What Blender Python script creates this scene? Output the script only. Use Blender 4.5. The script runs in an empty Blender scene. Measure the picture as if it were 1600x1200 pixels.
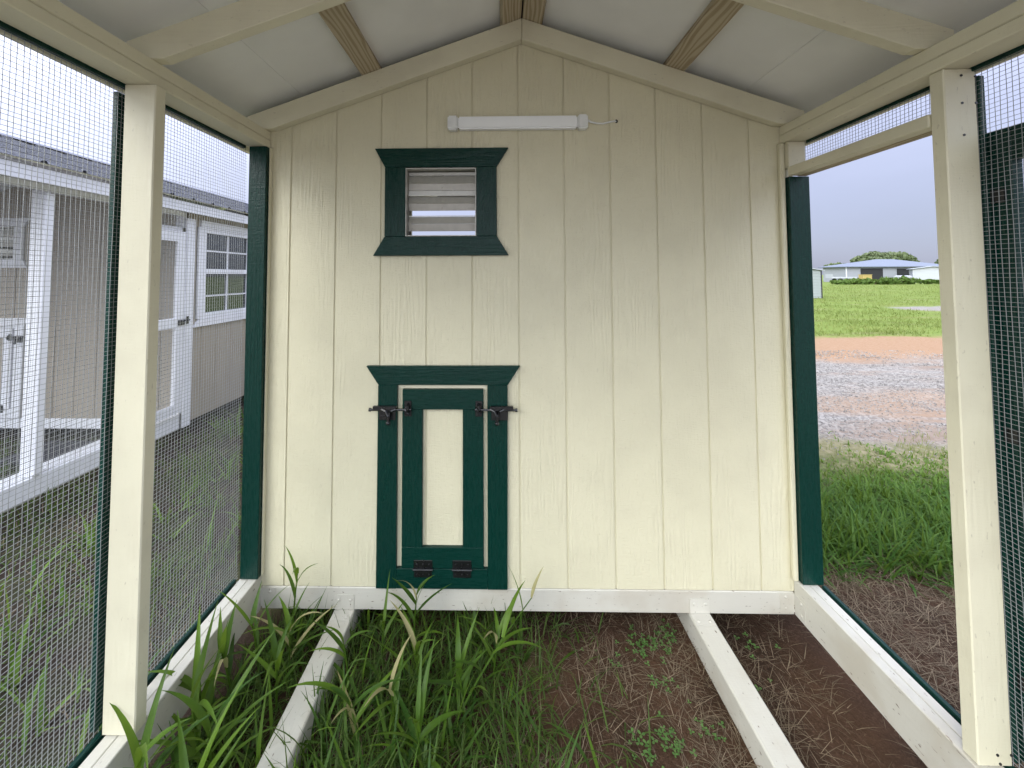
import bpy, bmesh, math, random
from mathutils import Vector, Matrix, noise
rnd = random.Random(7)
R = math.radians
sc = bpy.context.scene
col = sc.collection

# ------------------------------------------------------------------ camera
cam_d = bpy.data.cameras.new('camera'); cam = bpy.data.objects.new('camera', cam_d); col.objects.link(cam)
CAM = Vector((-0.0851, -1.7286, 1.5113))
_F = Vector((-0.01747027, 0.99901542, 0.04077958)); _R = Vector((0.9998393, 0.0176196, -0.00330542)); _U = Vector((0.00402068, -0.04071528, 0.9991627))
cam.matrix_world = Matrix(((_R.x, _U.x, -_F.x, CAM.x), (_R.y, _U.y, -_F.y, CAM.y), (_R.z, _U.z, -_F.z, CAM.z), (0, 0, 0, 1)))
cam_d.sensor_width = 36; cam_d.sensor_fit = 'HORIZONTAL'; cam_d.lens = 613.04 / 1600 * 36
cam_d.shift_x = (800 - 771.85) / 1600; cam_d.shift_y = -(600 - 405.1) / 1600
cam_d.clip_start = 0.02; cam_d.clip_end = 2000
sc.camera = cam

# ------------------------------------------------------------------ world: overcast sky, brighter towards the hidden sun
SUN_EL, SUN_AZ = R(31), R(218)           # azimuth clockwise from +Y: behind the camera, to its left
sun_dir = Vector((math.sin(SUN_AZ) * math.cos(SUN_EL), math.cos(SUN_AZ) * math.cos(SUN_EL), math.sin(SUN_EL)))
world = bpy.data.worlds.new('World'); sc.world = world; world.use_nodes = True
nt = world.node_tree; nt.nodes.clear()
def wn(t, **k):
    n = nt.nodes.new(t)
    for a, b in k.items(): setattr(n, a, b)
    return n
def wl(a, b): nt.links.new(a, b)
out = wn('ShaderNodeOutputWorld')
sky = wn('ShaderNodeTexSky', sky_type='NISHITA', sun_disc=False, sun_elevation=SUN_EL, sun_rotation=SUN_AZ)
bg1 = wn('ShaderNodeBackground'); wl(sky.outputs[0], bg1.inputs[0]); bg1.inputs[1].default_value = 0.06
tc = wn('ShaderNodeTexCoord'); sep = wn('ShaderNodeSeparateXYZ'); wl(tc.outputs['Generated'], sep.inputs[0])
def wm(op, a, b=None, clamp=False):
    n = wn('ShaderNodeMath', operation=op, use_clamp=clamp)
    for i, v in enumerate((a, b)):
        if v is None: continue
        if isinstance(v, (int, float)): n.inputs[i].default_value = v
        else: wl(v, n.inputs[i])
    return n.outputs[0]
elev = wm('MAXIMUM', sep.outputs[2], 0.0)
grad = wm('ADD', wm('MULTIPLY', elev, 1.6), 0.52)          # overcast law: the zenith is brighter than the horizon
dot = wn('ShaderNodeVectorMath', operation='DOT_PRODUCT'); wl(tc.outputs['Generated'], dot.inputs[0]); dot.inputs[1].default_value = sun_dir
glow = wm('POWER', wm('MULTIPLY', wm('ADD', dot.outputs['Value'], 1.0), 0.5), 2.5)
nz = wn('ShaderNodeTexNoise'); nz.inputs['Scale'].default_value = 2.2; nz.inputs['Detail'].default_value = 5
mp = wn('ShaderNodeMapping'); mp.inputs['Scale'].default_value = (1, 1, 3.0); wl(tc.outputs['Generated'], mp.inputs[0]); wl(mp.outputs[0], nz.inputs[0])
cl = wm('ADD', wm('MULTIPLY', nz.outputs[0], 0.3), 0.85)
stren = wm('MULTIPLY', wm('MULTIPLY', grad, cl), wm('ADD', wm('MULTIPLY', glow, 1.9), 0.66))
ramp = wn('ShaderNodeMixRGB'); wl(glow, ramp.inputs[0]); ramp.inputs[1].default_value = (0.70, 0.755, 1.04, 1); ramp.inputs[2].default_value = (0.90, 0.95, 1.0, 1)
bg2 = wn('ShaderNodeBackground'); wl(ramp.outputs[0], bg2.inputs[0]); wl(stren, bg2.inputs[1])
mixs = wn('ShaderNodeMixShader'); mixs.inputs[0].default_value = 0.85; wl(bg1.outputs[0], mixs.inputs[1]); wl(bg2.outputs[0], mixs.inputs[2]); wl(mixs.outputs[0], out.inputs[0])
sun_d = bpy.data.lights.new('sun', 'SUN'); sun = bpy.data.objects.new('sun', sun_d); col.objects.link(sun)
sun_d.energy = 1.15; sun_d.angle = R(28); sun_d.color = (1, 0.985, 0.95)
sun.rotation_euler = (-sun_dir).to_track_quat('-Z', 'Y').to_euler()
sc.view_settings.view_transform = 'Standard'; sc.view_settings.look = 'None'; sc.view_settings.gamma = 1.0
sc.view_settings.exposure = 0.77
cy = sc.cycles
cy.max_bounces = 8; cy.diffuse_bounces = 4; cy.glossy_bounces = 3; cy.transmission_bounces = 4; cy.transparent_max_bounces = 8
cy.use_adaptive_sampling = True; cy.adaptive_threshold = 0.02; cy.use_denoising = True
try: cy.denoiser = 'OPENIMAGEDENOISE'
except Exception: pass
cy.sample_clamp_indirect = 6.0

# ------------------------------------------------------------------ material helpers
class NB:
    def __init__(s, name):
        s.m = bpy.data.materials.new(name); s.m.use_nodes = True; s.t = s.m.node_tree; s.t.nodes.clear()
        s.o = s.t.nodes.new('ShaderNodeOutputMaterial'); s.b = s.t.nodes.new('ShaderNodeBsdfPrincipled'); s.t.links.new(s.b.outputs[0], s.o.inputs[0])
    def n(s, t, **k):
        n = s.t.nodes.new(t)
        for a, b in k.items(): setattr(n, a, b)
        return n
    def put(s, sock, v):
        if v is None: return
        if hasattr(v, 'is_output') or isinstance(v, bpy.types.NodeSocket): s.t.links.new(v, sock)
        else: sock.default_value = (v + (1,)) if isinstance(v, tuple) and len(v) == 3 and sock.type == 'RGBA' else v
    def math(s, op, a, b=None, clamp=False):
        n = s.n('ShaderNodeMath', operation=op, use_clamp=clamp); s.put(n.inputs[0], a); s.put(n.inputs[1], b); return n.outputs[0]
    def mix(s, f, a, b, mode='MIX'):
        n = s.n('ShaderNodeMixRGB', blend_type=mode); s.put(n.inputs[0], f); s.put(n.inputs[1], a); s.put(n.inputs[2], b); return n.outputs[0]
    def noise(s, vec, scale, detail=3, rough=.5, dist=0):
        n = s.n('ShaderNodeTexNoise'); s.put(n.inputs['Vector'], vec); n.inputs['Scale'].default_value = scale; n.inputs['Detail'].default_value = detail
        n.inputs['Roughness'].default_value = rough; n.inputs['Distortion'].default_value = dist; return n.outputs[0]
    def mapr(s, v, a, b, c=0, d=1):
        n = s.n('ShaderNodeMapRange', interpolation_type='SMOOTHSTEP'); s.put(n.inputs[0], v)
        for i, q in enumerate((a, b, c, d)): n.inputs[i + 1].default_value = q
        return n.outputs[0]
    def scale(s, vec, sv):
        n = s.n('ShaderNodeMapping'); s.put(n.inputs[0], vec); n.inputs['Scale'].default_value = sv; return n.outputs[0]
    def objco(s, rand=True):
        c = s.n('ShaderNodeTexCoord').outputs['Object']
        if not rand: return c
        r = s.n('ShaderNodeObjectInfo').outputs['Random']
        k = s.n('ShaderNodeCombineXYZ'); s.put(k.inputs[0], s.math('MULTIPLY', r, 37.0)); s.put(k.inputs[1], s.math('MULTIPLY', r, 71.0)); s.put(k.inputs[2], s.math('MULTIPLY', r, 53.0))
        a = s.n('ShaderNodeVectorMath', operation='ADD'); s.put(a.inputs[0], c); s.put(a.inputs[1], k.outputs[0]); return a.outputs[0]
    def pos(s): return s.n('ShaderNodeNewGeometry').outputs['Position']
    def bump(s, h, strength=.3, dist=.002, prev=None):
        n = s.n('ShaderNodeBump'); n.inputs['Strength'].default_value = strength; n.inputs['Distance'].default_value = dist; s.put(n.inputs['Height'], h)
        if prev is not None: s.put(n.inputs['Normal'], prev)
        return n.outputs[0]
    def fin(s, colr, rough=.5, metal=0, normal=None, spec=None, **k):
        s.put(s.b.inputs['Base Color'], colr); s.put(s.b.inputs['Roughness'], rough); s.b.inputs['Metallic'].default_value = metal
        if normal is not None: s.put(s.b.inputs['Normal'], normal)
        if spec is not None: s.b.inputs['Specular IOR Level'].default_value = spec
        for a, b in k.items(): s.put(s.b.inputs[a.replace('_', ' ')], b)
        return s.m

def painted(name, c, rough=.5, emboss=.5, dirt=.0, spec=.5, smooth=False):
    """paint over wood; the grain runs along the object's local Z"""
    b = NB(name); v = b.objco()
    fine = b.noise(b.scale(v, (130, 130, 17)), 1.0, 4, .6, .5)
    w = b.n('ShaderNodeTexWave', wave_type='BANDS', bands_direction='X'); b.put(w.inputs['Vector'], b.scale(v, (1, 1, .10)))
    w.inputs['Scale'].default_value = 15; w.inputs['Distortion'].default_value = 13; w.inputs['Detail'].default_value = 2.5; w.inputs['Detail Scale'].default_value = 1.4
    msk = b.mapr(b.noise(b.scale(v, (5, 5, 1.6)), 1.0, 2), .45, .62)
    cross = b.noise(b.scale(v, (45, 45, 190)), 1.0, 2)
    h = b.math('ADD', b.math('MULTIPLY', fine, .7), b.math('MULTIPLY', b.math('MULTIPLY', w.outputs[0], msk), .30))
    h = b.math('ADD', h, b.math('MULTIPLY', cross, .5))
    nrm = b.bump(h, emboss, .0055)
    var = b.noise(v, 3.0, 3)
    cc = b.mix(b.mapr(var, .3, .75), c, tuple(x * .93 for x in c))
    if dirt:
        sp = b.mapr(b.noise(b.scale(v, (120, 120, 40)), 1.0, 3), .66, .74)
        big = b.mapr(b.noise(v, 6.0, 3), .48, .7)
        cc = b.mix(b.math('MULTIPLY', sp, dirt), cc, (.16, .12, .09))
        cc = b.mix(b.math('MULTIPLY', big, dirt * .35), cc, (.42, .36, .27))
    return b.fin(cc, b.mapr(fine, .3, .7, rough - .08, rough + .1), 0, nrm, spec)

CREAM = (.70, .660, .475)
M = {}
M['siding'] = painted('cream_siding_paint', CREAM, .42, .62, .10)
M['cream'] = painted('cream_lumber_paint', (.70, .664, .50), .5, .2, .3)
M['sill'] = painted('cream_sill_paint', (.58, .56, .49), .55, .2, 1.0)
M['green'] = painted('dark_green_paint', (.003, .031, .023), .28, .32, .0, .22)
M['tan'] = painted('taupe_siding_paint', (.29, .255, .208), .55, .4, .1)
M['white'] = painted('white_trim_paint', (.66, .67, .72), .5, .15, .05)
def pine(name, c1, c2):
    b = NB(name); v = b.objco()
    dn = b.noise(b.scale(v, (6, 6, .9)), 1.0, 2)
    w = b.n('ShaderNodeTexWave', wave_type='BANDS', bands_direction='X'); b.put(w.inputs['Vector'], b.scale(v, (1, 1, .13)))
    w.inputs['Scale'].default_value = 20; w.inputs['Distortion'].default_value = 12; w.inputs['Detail'].default_value = 2; w.inputs['Detail Scale'].default_value = .9
    fine = b.noise(b.scale(v, (220, 220, 8)), 1.0, 3)
    f = b.math('MULTIPLY', b.mapr(w.outputs[0], .25, .9), b.mapr(fine, .2, .8, .6, 1))
    cc = b.mix(f, c1, c2)
    return b.fin(cc, .7, 0, b.bump(fine, .15, .001))
M['pine'] = pine('bare_pine', (.50, .43, .30), (.32, .25, .15))
def ceilmat():
    b = NB('white_sheathing'); v = b.objco()
    st = b.noise(b.scale(v, (90, 5, 90)), 1.0, 4, .6); bl = b.noise(v, 4.0, 4)
    cc = b.mix(b.mapr(bl, .3, .7), (.90, .91, .89), (.84, .85, .83))
    return b.fin(cc, .6, 0, b.bump(st, .25, .0015))
M['ceiling'] = ceilmat()
def plain(name, c, rough=.5, metal=0, spec=.5, nscale=40, ns=.1):
    b = NB(name); v = b.objco(); f = b.noise(v, nscale, 3)
    return b.fin(b.mix(f, c, tuple(x * .8 for x in c)), b.mapr(f, .2, .8, rough - .06, rough + .1), metal, b.bump(f, ns, .001), spec)
M['wire'] = plain('galvanised_wire', (.33, .345, .35), .5, .2)
M['alu'] = plain('mill_aluminium', (.50, .49, .45), .45, .6)
M['louver_daylight'] = plain('daylight_louver', (.90, .90, .87), .3, .0)  # white slat colour stands in for daylight seen through the louver gaps
M['black'] = plain('black_powder_coat', (.008, .008, .009), .3, 0, .6)
M['plastic'] = plain('white_plastic', (.90, .92, .90), .3)
def diffm():
    b = NB('frosted_diffuser'); v = b.objco(False)
    w = b.n('ShaderNodeTexWave', wave_type='BANDS', bands_direction='Z'); b.put(w.inputs['Vector'], v); w.inputs['Scale'].default_value = 120
    return b.fin((.93, .95, .95), .22, 0, b.bump(w.outputs[0], .15, .0006), .5)
M['diffuser'] = diffm()
M['roofmetal'] = plain('charcoal_roof_metal', (.075, .08, .11), .45, .2)
M['glass'] = plain('dark_window_glass', (.02, .025, .03), .04, 0, 1.0, 2, 0)
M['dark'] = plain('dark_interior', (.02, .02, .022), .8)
M['shadow_dark'] = plain('shadow_black', (.02, .02, .03), .7)  # near-black of the slab that stands for shade in the neighbouring run
M['galv'] = plain('pale_shed_metal', (.30, .33, .33), .5, 0)
M['barnwall'] = plain('grey_barn_metal', (.30, .31, .34), .6, 0)
M['barnroof'] = plain('blue_grey_roof_metal', (.15, .17, .22), .6, 0)
M['barnroof2'] = plain('pale_roof_metal', (.38, .40, .44), .6, 0)
M['shedwhite'] = plain('weathered_white_metal', (.40, .41, .44), .6)
M['yellow'] = plain('yellow_paint', (.40, .30, .10), .5)
M['bark'] = plain('bark', (.10, .075, .05), .9, 0, .2, 20, .5)
def leafm(name, c1, c2, rough=.45, trans=.35, spec=.4, axis=True):
    b = NB(name)
    oi = b.n('ShaderNodeAttribute', attribute_name='tint').outputs['Fac']
    v = b.noise(b.pos(), 30.0, 2)
    f = b.math('ADD', b.math('MULTIPLY', oi, .8), b.math('MULTIPLY', v, .2), True)
    cc = b.mix(f, c1, c2)
    b.fin(cc, rough, 0, None, spec)
    tr = b.n('ShaderNodeBsdfTranslucent'); b.put(tr.inputs[0], b.mix(.5, cc, (.30, .42, .05)))
    mx = b.n('ShaderNodeMixShader'); mx.inputs[0].default_value = trans
    b.t.links.new(b.b.outputs[0], mx.inputs[1]); b.t.links.new(tr.outputs[0], mx.inputs[2]); b.t.links.new(mx.outputs[0], b.o.inputs[0])
    return b.m
M['weed'] = leafm('broad_grass_leaf', (.022, .070, .012), (.13, .23, .022), .4, .35, .25)
M['blade'] = leafm('grass_blade', (.022, .055, .011), (.085, .13, .028), .5, .25, .15)
M['field'] = leafm('field_grass_blade', (.095, .13, .032), (.23, .25, .085), .7, .3, .05)
M['lush'] = leafm('lush_grass_blade', (.026, .080, .012), (.125, .20, .035), .5, .3, .15)
M['straw'] = leafm('dry_straw', (.085, .062, .045), (.27, .21, .145), .85, .1, .05)
M['dryleaf'] = leafm('dry_grass_leaf', (.24, .22, .09), (.40, .36, .19), .7, .25, .1)
M['clover'] = leafm('clover_leaf', (.05, .14, .03), (.12, .24, .06), .5, .3)
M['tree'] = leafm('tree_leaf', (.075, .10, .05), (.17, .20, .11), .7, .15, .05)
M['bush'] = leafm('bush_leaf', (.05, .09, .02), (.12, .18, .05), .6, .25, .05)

def groundm():
    b = NB('ground_earth'); p = b.pos(); s = b.n('ShaderNodeSeparateXYZ'); b.put(s.inputs[0], p); x, y = s.outputs[0], s.outputs[1]
    big = b.noise(p, .55, 4); med = b.noise(p, 2.5, 4); fine = b.noise(p, 22, 5, .65); vf = b.noise(p, 120, 3, .7)
    streak = b.noise(b.scale(p, (.35, 1.5, 1)), 1.0, 5, .6)
    yw = b.math('ADD', y, b.math('MULTIPLY', b.math('SUBTRACT', big, .5), 1.2))
    yw = b.math('ADD', yw, b.math('MULTIPLY', b.math('SUBTRACT', streak, .5), 1.8))
    yw = b.math('ADD', yw, b.math('MULTIPLY', b.math('SUBTRACT', med, .5), .8))
    soil = b.mix(b.mapr(med, .3, .7), (.026, .015, .009), (.068, .037, .021)); soil = b.mix(b.mapr(vf, .45, .8), soil, (.10, .06, .038))
    gcol = b.mix(b.mapr(fine, .3, .7), (.095, .145, .025), (.18, .22, .05)); gcol = b.mix(b.mapr(streak, .52, .7, 0, .7), gcol, (.20, .17, .085))
    orange = b.mix(b.mapr(fine, .3, .7), (.25, .15, .085), (.29, .19, .12))
    vo = b.n('ShaderNodeTexVoronoi'); vo.inputs['Scale'].default_value = 38; b.put(vo.inputs['Vector'], p)
    grav = b.mix(b.mapr(vo.outputs['Color'], .2, .8), (.16, .146, .132), (.28, .26, .236)); grav = b.mix(b.mapr(streak, .48, .62, 0, .75), grav, (.21, .15, .11))
    dry = b.mix(b.mapr(fine, .3, .7), (.13, .125, .055), (.23, .20, .12))
    c = b.mix(b.mapr(yw, .2, .5), soil, b.mix(b.mapr(fine, .3, .7), (.05, .07, .02), (.10, .11, .04)))
    c = b.mix(b.mapr(yw, 1.25, 1.6), c, dry); c = b.mix(b.mapr(yw, 1.75, 2.2), c, grav)
    c = b.mix(b.mapr(yw, 2.6, 3.0, 0, .55), c, orange); c = b.mix(b.mapr(yw, 3.1, 3.7), c, grav); c = b.mix(b.mapr(yw, 4.8, 6.0), c, orange)
    c = b.mix(b.mapr(yw, 7.7, 8.3), c, gcol)
    # bare patch out in the field
    px = b.math('DIVIDE', b.math('SUBTRACT', x, 21.0), 4.0); py = b.math('DIVIDE', b.math('SUBTRACT', yw, 15.6), 1.6)
    r2 = b.math('ADD', b.math('MULTIPLY', px, px), b.math('MULTIPLY', py, py))
    c = b.mix(b.mapr(r2, .6, 1.2, 1, 0), c, grav)
    # the track lies right of the coops; left of it is rough grass and mud
    left = b.mix(b.mapr(med, .42, .62), (.026, .018, .014), (.030, .030, .016))
    xw = b.math('ADD', x, b.math('MULTIPLY', b.math('SUBTRACT', big, .5), 1.0))
    c = b.mix(b.mapr(xw, -1.6, -.6, 1, 0), c, b.mix(b.mapr(yw, 4.5, 7), left, gcol))
    c = b.mix(b.mapr(y, -2.6, -2.1, 1, 0), c, grav)                 # pale yard added out of view, bouncing light up to the ceiling
    nrm = b.bump(vf, .5, .006, b.bump(fine, .6, .02))
    return b.fin(c, .9, 0, nrm, .15)
M['ground'] = groundm()

# ------------------------------------------------------------------ object helpers
def new(name, me, mat=None, parent=None):
    if isinstance(me, bmesh.types.BMesh):
        m = bpy.data.meshes.new(name); me.to_mesh(m); me.free(); me = m
    o = bpy.data.objects.new(name, me); col.objects.link(o)
    if mat is not None: me.materials.append(M[mat] if isinstance(mat, str) else mat)
    if parent is not None: o.parent = parent
    return o
def tag(o, label=None, cat=None, group=None, kind=None):
    for k, v in (('label', label), ('category', cat), ('group', group), ('kind', kind)):
        if v: o[k] = v
    return o
def empty(name, loc, label, cat, group=None, rz=0):
    o = bpy.data.objects.new(name, None); col.objects.link(o); o.location = loc; o.rotation_euler.z = rz; o.empty_display_size = .1
    return tag(o, label, cat, group)
def beam(name, p0, p1, side, w, t, mat, parent, bev=.0025):
    """box whose length runs p0->p1 (local Z), width w along `side` (local X), thickness t"""
    p0, p1 = Vector(p0), Vector(p1); z = (p1 - p0); L = z.length; z.normalize()
    x = Vector(side); x = (x - z * x.dot(z)).normalized(); y = z.cross(x)
    bm = bmesh.new(); bmesh.ops.create_cube(bm, size=1)
    for v in bm.verts: v.co = Vector((v.co.x * w, v.co.y * t, v.co.z * L))
    if bev: bmesh.ops.bevel(bm, geom=bm.edges[:], offset=bev, segments=1, affect='EDGES')
    o = new(name, bm, mat, parent); c = (p0 + p1) / 2
    o.matrix_local = Matrix(((x.x, y.x, z.x, c.x), (x.y, y.y, z.y, c.y), (x.z, y.z, z.z, c.z), (0, 0, 0, 1)))
    return o
def box(name, x0, x1, y0, y1, z0, z1, mat, parent, axis='z', bev=.0025):
    c = Vector(((x0 + x1) / 2, (y0 + y1) / 2, (z0 + z1) / 2)); d = (abs(x1 - x0), abs(y1 - y0), abs(z1 - z0))
    if axis == 'z': return beam(name, (c.x, c.y, z0), (c.x, c.y, z1), (1, 0, 0), d[0], d[1], mat, parent, bev)
    if axis == 'y': return beam(name, (c.x, y0, c.z), (c.x, y1, c.z), (1, 0, 0), d[0], d[2], mat, parent, bev)
    return beam(name, (x0, c.y, c.z), (x1, c.y, c.z), (0, 1, 0), d[1], d[2], mat, parent, bev)
def prism(name, poly, y0, y1, mat, parent, rot=None, bev=0):
    """polygon in XZ extruded along Y from y0 to y1; rot: grain along X instead"""
    bm = bmesh.new()
    cx = sum(p[0] for p in poly) / len(poly); cz = sum(p[1] for p in poly) / len(poly)
    M3 = Matrix.Rotation(R(90), 4, 'Y') if rot else Matrix.Identity(4)
    inv = M3.inverted()
    a = [bm.verts.new(inv @ Vector((p[0] - cx, y0, p[1] - cz))) for p in poly]; b = [bm.verts.new(inv @ Vector((p[0] - cx, y1, p[1] - cz))) for p in poly]
    bm.faces.new(a); bm.faces.new(b[::-1]); n = len(poly)
    for i in range(n): bm.faces.new((a[(i + 1) % n], a[i], b[i], b[(i + 1) % n]))
    bmesh.ops.recalc_face_normals(bm, faces=bm.faces[:])
    if bev:
        es = [e for e in bm.edges if e.is_manifold]
        bmesh.ops.bevel(bm, geom=es, offset=bev, segments=1, affect='EDGES')
    o = new(name, bm, mat, parent); o.matrix_local = Matrix.Translation((cx, 0, cz)) @ M3
    return o
def tube_bm(bm, pts, r, sides=6, rads=None):
    pts = [Vector(p) for p in pts]; rings = []
    up = Vector((0, 0, 1))
    for i, p in enumerate(pts):
        d = (pts[min(i + 1, len(pts) - 1)] - pts[max(i - 1, 0)]).normalized()
        s = d.cross(up if abs(d.z) < .95 else Vector((1, 0, 0))).normalized(); u = s.cross(d)
        rr = rads[i] if rads else r
        rings.append([bm.verts.new(p + (s * math.cos(2 * math.pi * k / sides) + u * math.sin(2 * math.pi * k / sides)) * rr) for k in range(sides)])
    for a, b in zip(rings, rings[1:]):
        for k in range(sides): bm.faces.new((a[k], a[(k + 1) % sides], b[(k + 1) % sides], b[k]))
    bm.faces.new(rings[0][::-1]); bm.faces.new(rings[-1])
def raw(name, verts, faces, mat, parent=None, tints=None, smooth=False):
    me = bpy.data.meshes.new(name); me.from_pydata(verts, [], faces)
    if tints is not None:
        a = me.attributes.new('tint', 'FLOAT', 'FACE'); a.data.foreach_set('value', tints)
    if smooth: me.polygons.foreach_set('use_smooth', [True] * len(me.polygons))
    return new(name, me, mat, parent)

# wire mesh in a vertical plane X = const (along y0..y1, z0..z1) or Y = const
def wire_mesh(x, y0, y1, z0, z1, parent, axis='x', step=.0127, seg=.06, wob=.0012, r=0.00048, seed=1):
    rr = random.Random(seed); V = []; Fc = []
    def P(u, v, o): return (x + o, u, v) if axis == 'x' else (u, x + o, v)
    def bulge(u, v): return noise.noise((u * 2.3, v * 2.3, seed * 7.1)) * .004 if wob else 0
    def wire(fixed, a0, a1, vert):
        n = max(1, int(round((a1 - a0) / seg))); ph = rr.random() * 50; base = len(V)
        for i in range(n + 1):
            a = a0 + (a1 - a0) * i / n; off = noise.noise((a * 4, ph, fixed * 3)) * wob * 2.2 + noise.noise((a * 1.1, fixed * .8, seed)) * wob * 2
            for du, dv in ((-r, -r), (r, -r), (r, r), (-r, r)):
                if vert: V.append(P(fixed + off + du, a, bulge(fixed, a) + dv))
                else: V.append(P(a, fixed + off + du, bulge(a, fixed) + dv + .0009))
        for i in range(n):
            q = base + i * 4
            for k in range(4): Fc.append((q + k, q + (k + 1) % 4, q + 4 + (k + 1) % 4, q + 4 + k))
    u = y0 + step * .4
    while u < y1: wire(u, z0, z1, True); u += step
    v = z0 + step * .3
    while v < z1: wire(v, y0, y1, False); v += step
    o = raw('wire_mesh', V, Fc, 'wire', parent); o['kind'] = 'stuff'; return o

# ------------------------------------------------------------------ the setting: ground
def axis_lines(dense, step, far):
    a = []; v = 0.0
    while v < dense: a.append(v); v += step
    st = step
    while v < far: a.append(v); st *= 1.28; v += st
    a.append(far); return [-q for q in a[:0:-1]] + a
def gz(x, y):
    if abs(x) > 14 or abs(y) > 14: return -.012
    h = noise.noise((x * 1.3, y * 1.3, 3.1)) * .018 + noise.noise((x * 5, y * 5, 9.7)) * .010 + noise.noise((x * 17, y * 17, 1.7)) * .005
    k = max(0, min(1, (12 - max(abs(x), abs(y))) / 6))
    return -.012 + h * k
xs = axis_lines(4.2, .07, 900); ys = axis_lines(4.2, .07, 900)
V = [(x, y, gz(x, y)) for y in ys for x in xs]; n = len(xs)
Fc = [(j * n + i, j * n + i + 1, (j + 1) * n + i + 1, (j + 1) * n + i) for j in range(len(ys) - 1) for i in range(n - 1)]
tag(raw('ground', V, Fc, 'ground', None, None, True), kind='structure')

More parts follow.
